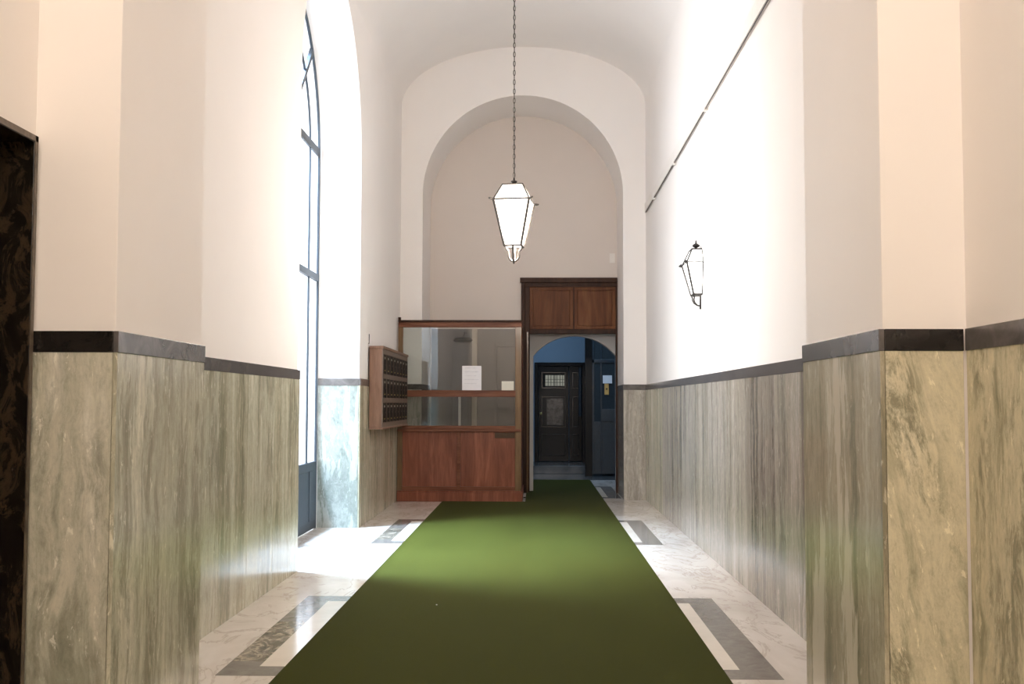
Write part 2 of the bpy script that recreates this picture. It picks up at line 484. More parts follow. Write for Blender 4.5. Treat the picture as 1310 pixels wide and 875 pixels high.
# pilasters
bm = bmesh.new(); box(bm, XL-.3, PLX-.015, PL0+.015, PL1-.015, 0, 6.45)
pil_l = structure(finish('wall_left_pilaster', bm, M['plaster'], bevel=.004))
bm = bmesh.new(); box(bm, PRX+.015, XR+.3, PR0+.015, PR1-.015, 0, 6.45)
pil_r = structure(finish('wall_right_pilaster', bm, M['plaster'], bevel=.004))

# ceiling vault ----------------------------------------------------
vs, sag, hc = 6.2, .95, 1.93
inn = [(CX-hc*math.cos(math.pi*i/60), vs+sag*math.sin(math.pi*i/60)) for i in range(61)]
outp = [(CX+hc+.3, vs), (CX+hc+.3, 7.6), (CX-hc-.3, 7.6), (CX-hc-.3, vs)]
bm = bmesh.new(); prism(bm, inn+outp, Yback, YE+.05, 'Y')
structure(finish('ceiling', bm, M['plaster']), 'shallow white barrel vault')
# transverse rib between the pilasters (above the frame)
ribL, ribR = PLX-.015, PRX+.015
rc, rh = (ribL+ribR)/2, (ribR-ribL)/2
rR = (rh*rh+.7*.7)/1.4; rz = 6.25+.7-rR; ra = math.degrees(math.asin(rh/rR))
bm = bmesh.new(); prism(bm, arc(rc, rz, rR, 90+ra, 90-ra, 24)+[(CX+hc+.2, 6.25), (CX+hc+.2, 7.5), (CX-hc-.2, 7.5), (CX-hc-.2, 6.25)], 4.6, 5.45, 'Y')
structure(finish('ceiling_rib', bm, M['plaster']))

# arch wall at the end --------------------------------------------
bm = bmesh.new()
arcpts = [(ARC-ARR, 0), (ARC-ARR, ARS)]+arc(ARC, ARS, ARR, 180, 0, 48)[1:-1]+[(ARC+ARR, ARS), (ARC+ARR, 0)]
prism(bm, [(-2.6, 0)]+arcpts+[(2.2, 0), (2.2, 7.6), (-2.6, 7.6)], YE, YK, 'Y')
wall_far = structure(finish('wall_far', bm, M['plaster']), 'white end wall with a deep round arch')
# recess back wall with door opening
DX0, DX1, DZ = -.250, 1.368, 3.59
bm = bmesh.new()
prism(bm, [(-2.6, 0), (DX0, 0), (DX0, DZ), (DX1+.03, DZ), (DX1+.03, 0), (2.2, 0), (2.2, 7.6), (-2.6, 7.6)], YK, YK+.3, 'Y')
structure(finish('wall_recess', bm, M['plaster_recess']), 'plaster back wall of the arched recess, toned darker and warmer')
# lobby arch and lobby shell
bm = bmesh.new()
aw = (1.362+.045)/2; ac = (1.362-.045)/2; sg = .345; r2 = (aw*aw+sg*sg)/(2*sg); a2 = math.degrees(math.asin(aw/r2))
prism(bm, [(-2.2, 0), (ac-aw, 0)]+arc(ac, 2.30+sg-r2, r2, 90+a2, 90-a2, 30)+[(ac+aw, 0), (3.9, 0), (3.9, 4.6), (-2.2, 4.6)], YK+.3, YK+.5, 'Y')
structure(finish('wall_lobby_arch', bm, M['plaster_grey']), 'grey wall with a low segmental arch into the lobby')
LB = YK+.5
bm = bmesh.new(); box(bm, -2.2, -2.0, LB, 27, 0, 4.6); structure(finish('wall_lobby_left', bm, M['plaster_blue']))
bm = bmesh.new(); box(bm, 3.7, 3.9, LB, 27, 0, 4.6); structure(finish('wall_lobby_right', bm, M['plaster_blue']))
bm = bmesh.new(); box(bm, -2.2, 3.9, 25.0, 25.2, 0, 4.6); structure(finish('wall_lobby_far', bm, M['plaster_blue']), 'blue grey wall above the black door')
bm = bmesh.new(); box(bm, -2.2, 3.9, LB, 25.2, 4.5, 4.6); structure(finish('ceiling_lobby', bm, M['plaster_blue']))
bm = bmesh.new(); box(bm, -2.0, 3.7, 23.35, 25.0, 0, .17)
structure(finish('floor_step', bm, M['stone_grey'], bevel=.008), 'low stone step in front of the black door')


# marble wainscot: slabs as boxes, each with its marble -----------------
def wains(name, parent, axis, plane, out, cuts, mats, z0=0.0, zb=ZB, zt=ZT, band='band', gap=.0015, th=TH):
    """axis X: slabs on a plane x=plane running along y; out=+1 when the marble faces +axis"""
    used = []
    bm = bmesh.new()
    for i, (c0, c1) in enumerate(zip(cuts, cuts[1:])):
        mm = M[mats[i % len(mats)]]
        if mm not in used: used.append(mm)
        a0, a1 = sorted((plane, plane-out*th))
        if axis == 'X': box(bm, a0, a1, c0+gap, c1-gap, z0, zb, used.index(mm))
        else: box(bm, c0+gap, c1-gap, a0, a1, z0, zb, used.index(mm))
    o = finish(name, bm, used, parent, smooth=False, bevel=.0015); o['kind'] = 'structure'
    bm = bmesh.new()
    a0, a1 = sorted((plane+out*.004, plane-out*th))
    if axis == 'X': box(bm, a0, a1, cuts[0], cuts[-1], zb, zt)
    else: box(bm, cuts[0], cuts[-1], a0, a1, zb, zt)
    o2 = finish(name+'_band', bm, M[band], parent, smooth=False, bevel=.002); o2['kind'] = 'structure'
    return o


wains('wainscot', wall_left, 'X', XL, 1, [PL1, 6.62, 7.33, 8.05, 8.84, WY0], ['mB', 'mA', 'mB', 'mA', 'mB'])
wains('wainscot', wall_left, 'X', XL, 1, [WY1, 14.1, 15.0, 15.9, YE], ['mB', 'mA', 'mB', 'mA'])
wains('wainscot_jamb', wall_left, 'Y', WY1, -1, [-2.63, XL-.0185], ['mJ'])
wains('wainscot_jamb', wall_left, 'Y', WY0, 1, [-2.63, XL-.0185], ['mJ'])
wains('wainscot', pil_l, 'X', PLX, 1, [PL0, PL1], ['mA'], zt=1.793)
wains('wainscot_front', pil_l, 'Y', PL0, -1, [XLO+.002, PLX-.0185], ['mI'], band='band_black', zt=1.793)
wains('wainscot', wall_left_entrance, 'X', XLO, 1, [Yback, -3, -2, -1, 0, 1, 2, 2.90], ['mA', 'mB'])
wains('wainscot', wall_right, 'X', XR, -1, [PR1, 6.3, 7.1, 7.9, 8.95, 9.9, 10.9, 11.9, 12.9, 13.9, 14.85, 15.9, YE-.019],
      ['mC', 'mD', 'mC', 'mD', 'mC', 'mE', 'mC', 'mE', 'mC', 'mE', 'mB', 'mA'])
wains('wainscot', pil_r, 'X', PRX, -1, [PR0, PR1], ['mF'])
wains('wainscot_front', pil_r, 'Y', PR0, -1, [PRX+.0185, XRO-.002], ['mG'], band='band_black')
wains('wainscot', wall_right_entrance, 'X', XRO, -1, [Yback, -3, -2, -1, 0, 1, 2, 3.2, PR0-.019], ['mH', 'mG', 'mH'][::1])
wains('wainscot_front', wall_far, 'Y', YE-.019, -1, [ARC+ARR-.004, XR-.002], ['mE'])
wains('wainscot_front', wall_far, 'Y', YE-.019, -1, [XL+.002, ARC-ARR+.004], ['mE'])
wains('wainscot', wall_far, 'X', ARC+ARR-.004, -1, [YE-.0005, YK-.002], ['mD'])
wains('wainscot', wall_far, 'X', ARC-ARR+.004, 1, [YE-.0005, YK-.002], ['mD'])

# black marble doorway at the left edge ----------------------------
bm = bmesh.new()
yj = PL0-.024
box(bm, XLO-.60, XLO+.012, yj-.028, yj, 0, 2.60)
door1 = structure(finish('door_1', bm, M['black_marble'], bevel=.002, smooth=False), 'black veined marble doorway at the left edge')
bm = bmesh.new(); box(bm, XLO-.60, XLO+.012, 2.93, 2.958, 0, 2.60); structure(finish('door_jamb', bm, M['black_marble'], door1, bevel=.002, smooth=False))
bm = bmesh.new(); box(bm, XLO-.60, XLO+.012, 2.958, yj-.028, 2.572, 2.60); structure(finish('door_lintel', bm, M['black_marble'], door1, bevel=.002, smooth=False))
bm = bmesh.new()
box(bm, XLO+.012, XLO+.016, yj-.026, yj-.002, 0, 2.60); box(bm, XLO+.012, XLO+.016, 2.93, yj-.002, 2.575, 2.60)
structure(finish('door_edge_strip', bm, M['black_edge'], door1, smooth=False))
bm = bmesh.new()
box(bm, XLO-.60, XLO-.55, 2.958, yj-.028, 0, 2.572)
for (a, b_) in ((3.08, 3.62), (3.78, 4.32)):
    for (c0, c1) in ((.2, 1.0), (1.15, 2.4)): box(bm, XLO-.55, XLO-.535, a, b_, c0, c1)
structure(finish('door_leaf', bm, M['wood_dark'], door1, smooth=False, bevel=.004))

# arched street window ---------------------------------------------
WX = -2.646
win = empty('window_1', (WX, WYC, 0), 'tall arched steel door window opening to bright daylight', None, kind='structure')


def wy_arc(r, a0, a1, n=30): return [(r*math.cos(math.radians(a0+(a1-a0)*i/n)), WSP+r*math.sin(math.radians(a0+(a1-a0)*i/n))) for i in range(n+1)]


def band_arc(bm, r0, r1, a0, a1, x0, x1, n=40):
    o = wy_arc(r1, a0, a1, n)+wy_arc(r0, a1, a0, n); prism(bm, o, x0, x1, 'X')


bm = bmesh.new()
band_arc(bm, WR-.05, WR, 0, 180, -.012, .012)
box(bm, -.012, .012, WR-.05, WR, 0, WSP); box(bm, -.012, .012, -WR, -WR+.05, 0, WSP)
box(bm, -.012, .012, -WR+.05, WR-.05, WSP, WSP+.10)
structure(finish('window_frame', bm, M['win_steel'], win))
bm = bmesh.new()
IR = 1.14
band_arc(bm, IR-.02, IR+.02, 0, 180, -.01, .01)
for ang in (45, 90, 135):
    c_, s_ = math.cos(math.radians(ang)), math.sin(math.radians(ang))
    r0, r1, hw = .35, WR-.04, .03
    prism(bm, [(r0*c_-hw*s_, WSP+r0*s_+hw*c_), (r1*c_-hw*s_, WSP+r1*s_+hw*c_), (r1*c_+hw*s_, WSP+r1*s_-hw*c_), (r0*c_+hw*s_, WSP+r0*s_-hw*c_)], -.022, .022, 'X')
band_arc(bm, .32, .36, 0, 180, -.02, .02, 20)
structure(finish('fanlight_bar', bm, M['win_steel'], win))
bm = bmesh.new()
for y in (-1.14, -.012, 1.14): box(bm, -.01, .01, y-.022, y+.022, .80, WSP)
box(bm, -.035, .035, -.07, .046, .0, 3.0)
box(bm, -.024, .024, -WR+.05, WR-.05, 2.96, 3.04)
structure(finish('window_bar', bm, M['win_steel'], win))
bm = bmesh.new()
box(bm, -.02, .02, -WR+.05, -.07, .012, .80); box(bm, -.02, .02, .046, WR-.05, .012, .80)
for (a, b_) in ((-1.56, -1.2), (-1.08, -.15), (.15, 1.08), (1.2, 1.56)):
    box(bm, .02, .028, a, b_, .12, .70)
structure(finish('kick_panel', bm, M['win_steel'], win, bevel=.003))
bm = bmesh.new()
prism(bm, [(-WR+.03, .8), (WR-.03, .8), (WR-.03, WSP)]+wy_arc(WR-.03, 0, 180)[1:-1]+[(-WR+.03, WSP)], -.003, .003, 'X')
structure(finish('window_glass', bm, M['glass'], win))
bm = bmesh.new(); box(bm, -9.0, -2.90, 5, 18, -.25, -.02)
structure(finish('ground', bm, M['cobble'], smooth=False), 'pale paving outside the street window')

# carpet -----------------------------------------------------------
bm = bmesh.new()
box(bm, -1.418, 1.053, -3.5, 16.66, .0015, .010)
box(bm, -.16, 1.053, 16.66, 21.45, .0015, .010)
carpet = finish('carpet_runner', bm, M['carpet'], smooth=False, bevel=.002)
tag(carpet, 'long green carpet runner laid down the middle of the marble floor', 'carpet')
bm = bmesh.new(); lathe(bm, [(.002, 0), (.006, .001), (.005, .004), (.001, .005)], seg=8)
tag(finish('paper_scrap', bm, M['paper'], loc=(-.73, 8.15, .0101)), 'tiny white scrap lying on the green carpet', 'paper scrap')

# timber door surround in the recess -------------------------------
dr = empty('door_2', (0, YK, 0), 'tall dark wooden door surround with two panels over the opening', None, kind='structure')
bm = bmesh.new()
box(bm, DX0, -.185, -.05, .02, 0, DZ); box(bm, -.185, -.105, -.035, .04, 0, DZ-.10)
structure(finish('door_post', bm, M['wood_dark'], dr, bevel=.006))
bm = bmesh.new(); box(bm, -.155, -.125, -.048, -.034, 0, 2.69)
structure(finish('door_post_moulding', bm, M['wood_edge'], dr, bevel=.004))
bm = bmesh.new(); box(bm, 1.335, DX1, -.03, .04, 0, DZ-.1)
structure(finish('door_post', bm, M['wood_dark'], dr, bevel=.004))
bm = bmesh.new()
box(bm, DX0-.02, DX1-.002, -.07, .02, DZ-.07, DZ+.015); box(bm, -.185, DX1, -.05, .03, DZ-.14, DZ-.07)
structure(finish('door_header', bm, M['wood_dark'], dr, bevel=.006))
bm = bmesh.new(); box(bm, -.105, 1.335, -.035, .03, 2.66, 2.74)
structure(finish('door_transom', bm, M['wood_dark'], dr, bevel=.006))
for (a, b_) in ((-.105, .625), (.645, 1.335)):
    bm = bmesh.new()
    box(bm, a, b_, -.01, .03, 2.74, DZ-.14)
    f = .05
    box(bm, a, b_, -.028, -.01, 2.74, 2.74+f); box(bm, a, b_, -.028, -.01, DZ-.14-f, DZ-.14)
    box(bm, a, a+f, -.028, -.01, 2.74+f, DZ-.14-f); box(bm, b_-f, b_, -.028, -.01, 2.74+f, DZ-.14-f)
    box(bm, a+f+.012, b_-f-.012, -.018, -.01, 2.74+f+.012, DZ-.14-f-.012)
    structure(finish('overdoor_panel', bm, M['wood_amber'], dr, bevel=.005))
bm = bmesh.new(); box(bm, .625, .645, -.036, .03, 2.74, DZ-.14)
structure(finish('door_mullion', bm, M['wood_dark'], dr, bevel=.003))

# porter's booth ---------------------------------------------------
BX0, BX1, BY = XL+.006, -.222, 16.721
bt = empty('porter_booth', ((BX0+BX1)/2, BY, 0), 'reddish brown wooden porter booth with wide glazing, standing under the arch', 'booth')
bxc = (BX0+BX1)/2


def part(name, mat, boxes, parent=bt, off=(bxc, BY, 0), bevel=.004, **kw):
    bm = bmesh.new()
    for q in boxes: box(bm, q[0]-off[0], q[1]-off[0], q[2]-off[1], q[3]-off[1], q[4]-off[2], q[5]-off[2])
    return finish(name, bm, mat, parent, bevel=bevel, **kw)


BYE = YE-.045
part('plinth', M['wood'], [(BX0, BX1+.02, BY-.03, BY+.04, 0, .14), (BX0, BX1+.012, BY-.018, BY+.04, .14, .165), (BX1-.03, BX1+.02, BY+.04, YK-.06, 0, .14)])
part('front_panel', M['wood'], [(BX0+.07, -1.20, BY+.026, BY+.045, .165, 1.06)])
part('front_panel', M['wood'], [(-1.155, BX1-.09, BY+.026, BY+.045, .165, 1.06)])
part('post', M['wood_edge'], [(BX0, BX0+.075, BY, BY+.06, .165, 2.66)])
part('post', M['wood_edge'], [(BX1-.095, BX1, BY, BY+.06, .165, 2.66)])
part('mid_stile', M['wood_h'], [(-1.205, -1.15, BY+.002, BY+.05, .165, 1.06)])
part('bottom_rail', M['wood_h'], [(BX0+.07, BX1-.09, BY+.004, BY+.05, .165, .225)])
part('counter_rail', M['wood_h'], [(BX0, BX1-.0, BY-.02, BY+.06, 1.06, 1.10), (BX0+.07, BX1-.09, BY-.004, BY+.06, 1.10, 1.15)])
part('mid_rail', M['wood_h'], [(BX0+.07, BX1-.09, BY-.006, BY+.06, 1.59, 1.69)])
part('top_rail', M['wood_h'], [(BX0, BX1, BY-.004, BY+.06, 2.655, 2.735)])
part('cornice', M['wood_dark'], [(BX0, BX1+.01, BY-.03, BY+.07, 2.735, 2.765)])
part('side_wall', M['wood'], [(BX1-.04, BX1, BY+.06, YK-.055, .0, 2.735)])
part('upper_pane', M['booth_glass'], [(BX0+.07, BX1-.09, BY+.028, BY+.034, 1.69, 2.655)], bevel=0)
part('lower_pane', M['booth_glass'], [(BX0+.07, BX1-.09, BY+.028, BY+.034, 1.15, 1.59)], bevel=0)
part('mail_slot', M['brown_metal'], [(-.626, -.322, BY+.010, BY+.026, .965, 1.045), (-.60, -.345, BY+.004, BY+.010, .99, 1.02)], bevel=.002)['label'] = 'dark brown metal plate near the top of the right panel'
part('corner_finial', M['wood_dark'], [(BX0, BX0+.04, BY-.02, BY+.03, 2.765, 2.81)])
part('back_lining', M['interior'], [(BX0+.36, BX1-.045, YK-.05, YK-.03, 0, 2.74)], bevel=0)
# things inside the booth
bi = part('booth_desk', M['wood_dark'], [(BX0+.35, BX1-.06, BY+.34, BY+.80, .70, .74), (BX0+.35, BX0+.40, BY+.36, BY+.78, 0, .70), (BX1-.11, BX1-.06, BY+.36, BY+.78, 0, .70)], parent=None, off=(0, 0, 0))
tag(bi, 'dark wooden desk standing inside the porter booth', 'desk')
part('inner_door', M['interior'], [(-.70, -.66, YK-.08, YK-.05, 0, 2.50), (-.34, -.30, YK-.08, YK-.05, 0, 2.50), (-.66, -.34, YK-.08, YK-.05, 2.44, 2.50), (-.64, -.36, YK-.065, YK-.05, .1, 2.42)], bevel=.004)
part('inner_post', M['inner_post'], [(-1.07, -.985, YK-.12, YK-.05, 0, 2.74)], bevel=.004)
bm = bmesh.new(); tube(bm, [(0, 0, 0), (0, 0, 1.60)], .022, 12)
tag(finish('white_pipe', bm, M['white_paint'], loc=(-1.235, BY+1.0, 0)), 'thin white upright pipe inside the porter booth, seen through its lower glass', 'pipe')
ld = empty('ceiling_lamp', (-1.17, 17.5, 2.52), 'dark oval lamp hanging inside the top of the porter booth', 'lamp')
bm = bmesh.new(); lathe(bm, [(.02, .03), (.12, .02), (.16, -.02), (.12, -.05), (.02, -.055)]); finish('lamp_shade', bm, M['black_iron'], ld)
bm = bmesh.new(); tube(bm, [(0, 0, .02), (0, .45, .14), (0, .838, .16)], .008); finish('lamp_arm', bm, M['black_iron'], ld)
# notices behind the glass
def notice(name, x0, x1, z0, z1, mat, label, lines):
    o = part(name, mat, [(x0, x1, BY+.022, BY+.0265, z0, z1)], None, (0, 0, 0), bevel=0, smooth=False)
    tag(o, label, 'notice')
    if lines:
        bm = bmesh.new()
        h = z1-z0; w = x1-x0; z = z1-.07*h
        for k in range(lines):
            box(bm, x0+.12*w, x1-.12*w-random.random()*.25*w, BY+.0212, BY+.0218, z-.012, z)
            z -= h*.8/lines
        finish('printed_lines', bm, simple('faint_print', (.70, .68, .71), .8), o, smooth=False)
notice('paper_notice', -1.13, -.835, 1.692, 2.065, M['paper'], 'white sheet of paper stood against the booth glass', 5)
notice('card_notice', -.525, -.338, 1.692, 1.83, M['card'], 'small cream card in the lower right corner of the booth glass', 0)

# bank of letterboxes ----------------------------------------------
MY0, MY1, MX, MZ0, MZ1 = 13.84, 16.52, -1.943, 1.185, 2.185
mb = empty('letterbox_bank', (XL+.01, (MY0+MY1)/2, MZ0), 'brown wooden bank of letterboxes mounted on the left wall beside the porter booth', 'letterboxes')
mo = (XL+.01, (MY0+MY1)/2, MZ0)
part('body', M['wood_mail'], [(XL+.006, MX-.012, MY0, MY1, MZ0, MZ1)], mb, mo)
part('crown', M['wood_mail'], [(XL+.006, MX+.012, MY0-.012, MY1+.01, MZ1, MZ1+.035)], mb, mo)
part('base_moulding', M['wood_mail'], [(XL+.006, MX+.012, MY0-.012, MY1+.01, MZ0-.025, MZ0)], mb, mo)
fr = []
NC = 8
pit = (MY1-MY0-.06)/NC
rows = [(1.245, 1.50), (1.56, 1.81), (1.865, 2.12)]
fr += [(MX-.012, MX, MY0+.01, MY1-.01, MZ0, 1.245), (MX-.012, MX, MY0+.01, MY1-.01, 1.50, 1.56), (MX-.012, MX, MY0+.01, MY1-.01, 1.81, 1.865), (MX-.012, MX, MY0+.01, MY1-.01, 2.12, MZ1)]
for k in range(NC+1):
    y = MY0+.03+k*pit
    fr.append((MX-.012, MX+.001, y-.03, y+.03, 1.245, 2.12))
part('face_frame', M['mail_front'], fr, mb, mo, bevel=.002)
for (z0, z1) in rows:
    for k in range(NC):
        ya = MY0+.03+k*pit+.032; yb = ya+pit-.064
        yc_, zc_ = (ya+yb)/2, z0
        d = part('letterbox_door', M['mail_door'], [(MX-.010, MX-.002, ya, yb, z0+.004, z1-.004),
            (MX-.002, MX+.004, ya, ya+.02, z0+.004, z1-.004), (MX-.002, MX+.004, yb-.02, yb, z0+.004, z1-.004),
            (MX-.002, MX+.004, ya+.02, yb-.02, z1-.03, z1-.004), (MX-.002, MX+.004, ya+.02, yb-.02, (z0+z1)/2-.01, (z0+z1)/2+.01)], mb, mo, bevel=.001)
        o = part('name_card', M['mail_label'], [(MX-.0005, MX+.003, (ya+yb)/2-.05, (ya+yb)/2+.05, z1-.062, z1-.036)], d, mo, bevel=0, smooth=False)
        bm = bmesh.new(); lathe(bm, [(.009, 0), (.009, .006), (.004, .01)], c=(MX-.002-mo[0], (ya+yb)/2-mo[1], z0+.045-mo[2]), seg=10, axis='X')
        finish('lock', bm, M['brass'], d)
bm = bmesh.new(); tube(bm, [(0, 0, 0), (.012, 0, .0), (.012, 0, .12)], .005)
tag(finish('wall_hook', bm, M['black_iron'], loc=(XL-.014, MY0+.02, 2.25)), 'short dark metal hook on the wall above the letterboxes', 'hook')


# lanterns ---------------------------------------------------------
def glass_quad(bm, pts, th=.002):
    n = (Vector(pts[1])-Vector(pts[0])).cross(Vector(pts[2])-Vector(pts[0])).normalized()*th
    a = [bm.verts.new(Vector(p)+n) for p in pts]; b_ = [bm.verts.new(Vector(p)-n) for p in pts]
    k = len(pts); bm.faces.new(a); bm.faces.new(b_[::-1])
    for i in range(k): bm.faces.new((a[i], b_[i], b_[(i+1) % k], a[(i+1) % k]))


def bars(bm, segs, r):
    for p, q in segs: tube(bm, [p, q], r, 6)


# pendant lantern: origin at the middle of its base
LZ = 2.953
pl = empty('pendant_lantern', (CX, 10.1, LZ), 'large glowing hexagonal-sided lantern hanging on a long chain over the carpet', 'lantern', rotz=math.radians(-8))
pl['label'] = 'glowing square glass lantern hanging on a long chain over the carpet'
hr, hb, ht = .166, .078, .094
zr, zt_ = .418, .565
def sq(h, z): return [(-h, -h, z), (h, -h, z), (h, h, z), (-h, h, z)]
qb, qr, qt = sq(hb, 0), sq(hr, zr), sq(ht, zt_)
bm = bmesh.new()
for i in range(4):
    j = (i+1) % 4
    bars(bm, [(qb[i], qr[i]), (qb[i], qb[j])], .0115)
    bars(bm, [(qr[i], qt[i]), (qt[i], qt[j])], .008)
    bars(bm, [(qr[i], qr[j])], .009)
finish('frame', bm, M['bronze'], pl)
for i in range(4):
    x, y, z = qr[i]
    bm = bmesh.new()
    tube(bm, [(x*.98, y*.98, z), (x*1.12, y*1.12, z), (x*1.22, y*1.22, z+.004)], .01, 8, radii=[.009, .011, .007])
    finish('corner_knob', bm, M['bronze'], pl)
for i in range(4):
    j = (i+1) % 4
    s_ = .965
    def sh(p): return (p[0]*s_, p[1]*s_, p[2])
    bm = bmesh.new(); glass_quad(bm, [sh(qb[i]), sh(qb[j]), sh(qr[j]), sh(qr[i])]); finish('lower_pane', bm, M['lamp_glass'], pl, smooth=False)
    bm = bmesh.new(); glass_quad(bm, [sh(qr[i]), sh(qr[j]), sh(qt[j]), sh(qt[i])]); finish('upper_pane', bm, M['lamp_glass'], pl, smooth=False)
bm = bmesh.new(); lathe(bm, [(.075, .566), (.07, .575), (.018, .582), (.012, .59), (.028, .60), (.030, .61), (.010, .618), (.008, .64)])
finish('cap', bm, M['bronze'], pl)
for rz_ in (0, 1):
    bm = bmesh.new(); pts = []
    for t in range(17):
        a = math.pi*t/16
        pts.append((.048*math.cos(a), 0, -.085-.055*math.sin(a)))
    pts = [(.078, 0, 0), (.066, 0, -.03), (.05, 0, -.045), (.048, 0, -.07)]+pts[1:-1]+[(-.048, 0, -.07), (-.05, 0, -.045), (-.066, 0, -.03), (-.078, 0, 0)]
    if rz_: pts = [(0, x, z) for x, _, z in pts]
    tube(bm, pts, .0095, 8); finish('scroll', bm, M['bronze'], pl)
bm = bmesh.new(); lathe(bm, [(.004, -.165), (.009, -.155), (.006, -.143), (.004, -.138)], seg=10); finish('drop_finial', bm, M['bronze'], pl)
bm = bmesh.new(); z = .64; k = 0
while z < 7.12-LZ:
    for s in (0,):
        L, Wd, r = .054, .020, .0030
        pts = []
        for t in range(10):
            a = 2*math.pi*t/10
            pts.append(((Wd/2)*math.cos(a)*(1 if k % 2 == 0 else 0), (Wd/2)*math.cos(a)*(1 if k % 2 else 0), z+L/2+(L/2)*math.sin(a)))
        tube(bm, pts, r, 5, closed=True)
    z += .044; k += 1
finish('chain', bm, M['bronze'], pl)
bm = bmesh.new(); tube(bm, [(.004, .004, .64), (-.004, .003, 2.2), (.003, -.004, 7.12-LZ)], .0028, 6); finish('flex', bm, M['cable'], pl)
bm = bmesh.new(); lathe(bm, [(.02, 7.06-LZ), (.05, 7.10-LZ), (.055, 7.13-LZ)]); finish('ceiling_rose', bm, M['bronze'], pl)

bm = bmesh.new(); lathe(bm, [(.01, .45), (.022, .40), (.03, .33), (.024, .27), (.008, .24)]); finish('bulb', bm, M['bulb'], pl)
point('pendant_light', (CX, 10.1, LZ+.2), 240, (1, .89, .81), .07)

# wall lantern: half lantern on the right wall
sl = empty('wall_lantern', (XR+.015, 11.40, 2.628), 'lit half lantern in black iron mounted on the right white wall', 'lantern')
def hs(d, w, z): return [(0, -w, z), (-d, -w, z), (-d, w, z), (0, w, z)]
b0, r0_, t0 = hs(.092, .085, 0), hs(.172, .175, .325), hs(.105, .09, .47)
bm = bmesh.new()
for i in range(4):
    bars(bm, [(b0[i], r0_[i])], .0115); bars(bm, [(r0_[i], t0[i])], .009)
for q, r in ((b0, .012), (r0_, .007), (t0, .009)):
    for i in range(3): bars(bm, [(q[i], q[i+1])], r)
    bars(bm, [(q[0], q[3])], .006)
finish('frame', bm, M['black_iron'], sl)
for (x, y, z) in (r0_[1], r0_[2]):
    bm = bmesh.new(); s = 1 if y > 0 else -1
    tube(bm, [(x+.01, y-.01*s, z), (x-.012, y+.012*s, z+.002), (x-.03, y+.03*s, z-.002)], .014, 8, radii=[.012, .018, .007])
    finish('corner_knob', bm, M['black_iron'], sl)
k_ = .96
def sh2(p): return (p[0]*k_-.001, p[1]*k_, p[2])
for (n_, q0, q1) in (('lower_pane', b0, r0_), ('upper_pane', r0_, t0)):
    for i in range(3):
        bm = bmesh.new(); glass_quad(bm, [sh2(q0[i]), sh2(q0[i+1]), sh2(q1[i+1]), sh2(q1[i])]); finish(n_, bm, M['lamp_glass_wall'], sl, smooth=False)
bm = bmesh.new(); lathe(bm, [(.012, .47), (.012, .492), (.034, .505), (.040, .517), (.030, .528), (.010, .540), (.007, .565), (.001, .575)], c=(-.052, 0, 0), seg=16)
finish('finial', bm, M['black_iron'], sl)
bm = bmesh.new(); box(bm, -.106, -.001, -.09, .09, .468, .474); finish('top_plate', bm, M['black_iron'], sl)
for s in (-1, 1):
    bm = bmesh.new()
    tube(bm, [(-.09, .083*s, 0), (-.082, .07*s, -.03), (-.084, .05*s, -.055), (-.072, .03*s, -.085), (-.045, .012*s, -.108), (-.012, 0, -.118)], .0075, 8)
    finish('scroll', bm, M['black_iron'], sl)
bm = bmesh.new(); tube(bm, [(-.010, 0, .02), (-.010, 0, -.15)], .008, 8, radii=[.008, .011]); finish('wall_bar', bm, M['black_iron'], sl)

bm = bmesh.new(); lathe(bm, [(.008, .36), (.016, .32), (.022, .27), (.018, .22), (.006, .19)], c=(-.07, 0, 0)); finish('bulb', bm, M['bulb'], sl)
point('wall_lantern_light', (XR-.085, 11.40, 2.628+.14), 4, (1, .93, .85), .05)

# cable channel high on the right wall -------------------------------
XW = XR+.015
cc = empty('cable_channel', (XW, 0, 4.46), 'white channel with a dark cable running high along the right wall', 'cable channel')
part('channel', M['white_paint'], [(XW-.035, XW, PR1-.014, 16.9, 4.462, 4.60)], cc, (XW, 0, 4.46), bevel=.004)
bm = bmesh.new(); tube(bm, [(-.022, PR1-.012, -.004), (-.022, 16.9, -.004)], .0065, 6); finish('cable', bm, M['cable'], cc)
for y in (7.6, 10.9, 13.4, 15.7):
    part('clip', M['white_paint'], [(XW-.042, XW, y-.03, y+.03, 4.435, 4.52)], cc, (XW, 0, 4.46), bevel=.002)

# switch plate on recess wall
tag(part('switch_plate', M['white_paint'], [(1.24, 1.33, YK-.012, YK-.0005, 3.86, 4.02)], None, (0, 0, 0), bevel=.003), 'small blank white cover plate on the recess wall above the door surround', 'cover plate')

# black double door of the lobby -----------------------------------
LY = 24.93
d3 = empty('door_3', (.64, LY, .17), 'glossy black lobby door with a small lit glass panel', None, kind='structure')
do = (.64, LY, .17)
def dpart(name, mat, boxes, parent=d3, bevel=.006): return structure(part(name, mat, boxes, parent, do, bevel=bevel))
dpart('door_frame', M['black_lacquer'], [(-.03, .05, LY-.06, LY+.06, .17, 2.42), (1.05, 1.20, LY-.06, LY+.06, .17, 2.42), (.05, 1.05, LY-.06, LY+.06, 2.34, 2.42)])
for (a, b_) in ((.055, .745), (.755, 1.045)):
    lf = dpart('door_leaf', M['black_lacquer'], [(a, b_, LY-.02, LY+.02, .18, 2.335)])
    for (z0, z1) in ((.30, .80), (.95, 1.65), (1.83, 2.20)):
        f = .07; w = .022
        dpart('panel_moulding', M['black_gloss'], [(a+f, b_-f, LY-.036, LY-.02, z0, z0+w), (a+f, b_-f, LY-.036, LY-.02, z1-w, z1), (a+f, a+f+w, LY-.036, LY-.02, z0+w, z1-w), (b_-f-w, b_-f, LY-.036, LY-.02, z0+w, z1-w)], lf, .003)
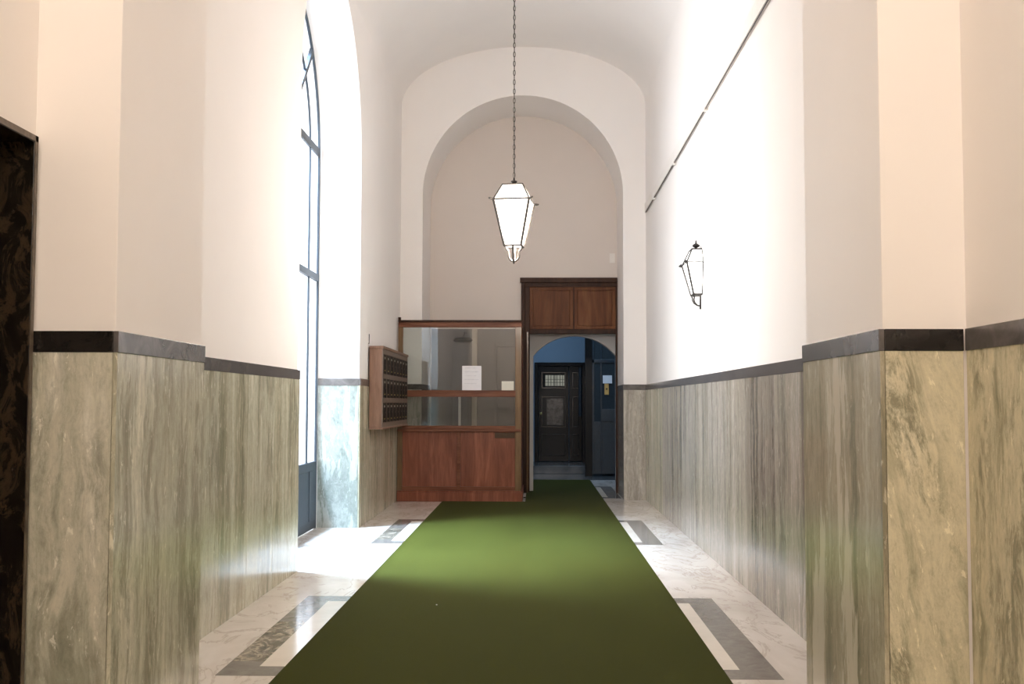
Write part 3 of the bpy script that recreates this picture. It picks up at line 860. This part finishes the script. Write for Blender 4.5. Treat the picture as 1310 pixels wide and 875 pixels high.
M['lit_pane'] = emit('glass_lit_from_behind', (.62, .62, .5), .13)
M['lit_pane'].node_tree.nodes['Principled BSDF'].inputs['Base Color'].default_value = (.05, .05, .05, 1)
M['dim_pane'] = simple('dim_reflecting_glass', (.06, .062, .065), .12, .3, var=.5, scale=14)
dpart('glass_panel', M['lit_pane'], [(.215, .645, LY-.024, LY-.020, 1.89, 2.13)], bevel=0)
dpart('grille', M['black_iron'], [(x, x+.014, LY-.03, LY-.024, 1.89, 2.13) for x in (.27, .335, .40, .425, .47, .54, .60)]+[(.215, .645, LY-.03, LY-.024, z, z+.01) for z in (1.96, 2.03)], bevel=0)
dpart('middle_panel', M['dim_pane'], [(.25, .62, LY-.024, LY-.020, 1.0, 1.60)], bevel=0)
bm = bmesh.new(); lathe(bm, [(.012, 0), (.012, .04), (.03, .05), (.03, .07), (.01, .08)], c=(.115-do[0], LY-.02-do[1], 1.26-do[2]), seg=14, axis='Y')
for v_ in bm.verts: v_.co.y = (LY-.02-do[1])*2-v_.co.y
structure(finish('door_knob', bm, M['brass'], d3))
bm = bmesh.new(); tube(bm, [(0, 0, 1.2), (0, 0, 2.3)], .035, 12)
pp = finish('door_bar', bm, M['dark_steel'], d3, loc=(1.00-do[0], -.08, -do[2])); structure(pp)

# lift enclosure ----------------------------------------------------
EY = 22.6
lt = empty('lift_enclosure', (1.6, EY, 0), 'dark steel and glass lift enclosure at the right of the lobby', 'lift')
eo = (1.6, EY, 0)
part('corner_post', M['black_lacquer'], [(1.01, 1.155, EY-.05, EY+.05, 0, 4.45)], lt, eo)
part('corner_post', M['dark_steel'], [(2.6, 2.69, EY-.05, EY+.05, 0, 4.45)], lt, eo)
part('crossbar', M['dark_steel'], [(1.155, 2.6, EY-.03, EY+.03, 2.33, 2.40)], lt, eo)
part('lower_panel', M['dark_steel'], [(1.155, 2.6, EY-.01, EY+.01, .05, 1.12), (1.33, 2.6, EY-.025, EY+.01, 1.12, 1.38)], lt, eo)
part('glass_panel', M['dark_glass'], [(1.155, 2.6, EY-.004, EY+.004, 1.12, 2.33), (1.155, 2.6, EY-.004, EY+.004, 2.40, 4.4)], lt, eo, bevel=0)
part('upright', M['dark_steel'], [(1.33, 1.36, EY-.022, EY+.02, .05, 4.4), (1.155, 1.20, EY-.03, EY+.02, .05, 4.4)], lt, eo)
part('lock_plate', M['brass'], [(1.41, 1.50, EY-.034, EY-.022, 1.67, 1.90)], lt, eo, bevel=.003)
bm = bmesh.new(); lathe(bm, [(.018, 0), (.018, -.012)], c=(1.455-1.6, -.034, 1.79), seg=14, axis='Y'); finish('push_button', bm, M['black_iron'], lt)
tag(part('paper_sign', M['paper'], [(1.375, 1.565, EY-.040, EY-.036, 1.905, 2.07)], None, (0, 0, 0), bevel=0), 'small white sign fixed to the lift above its brass plate', 'sign')
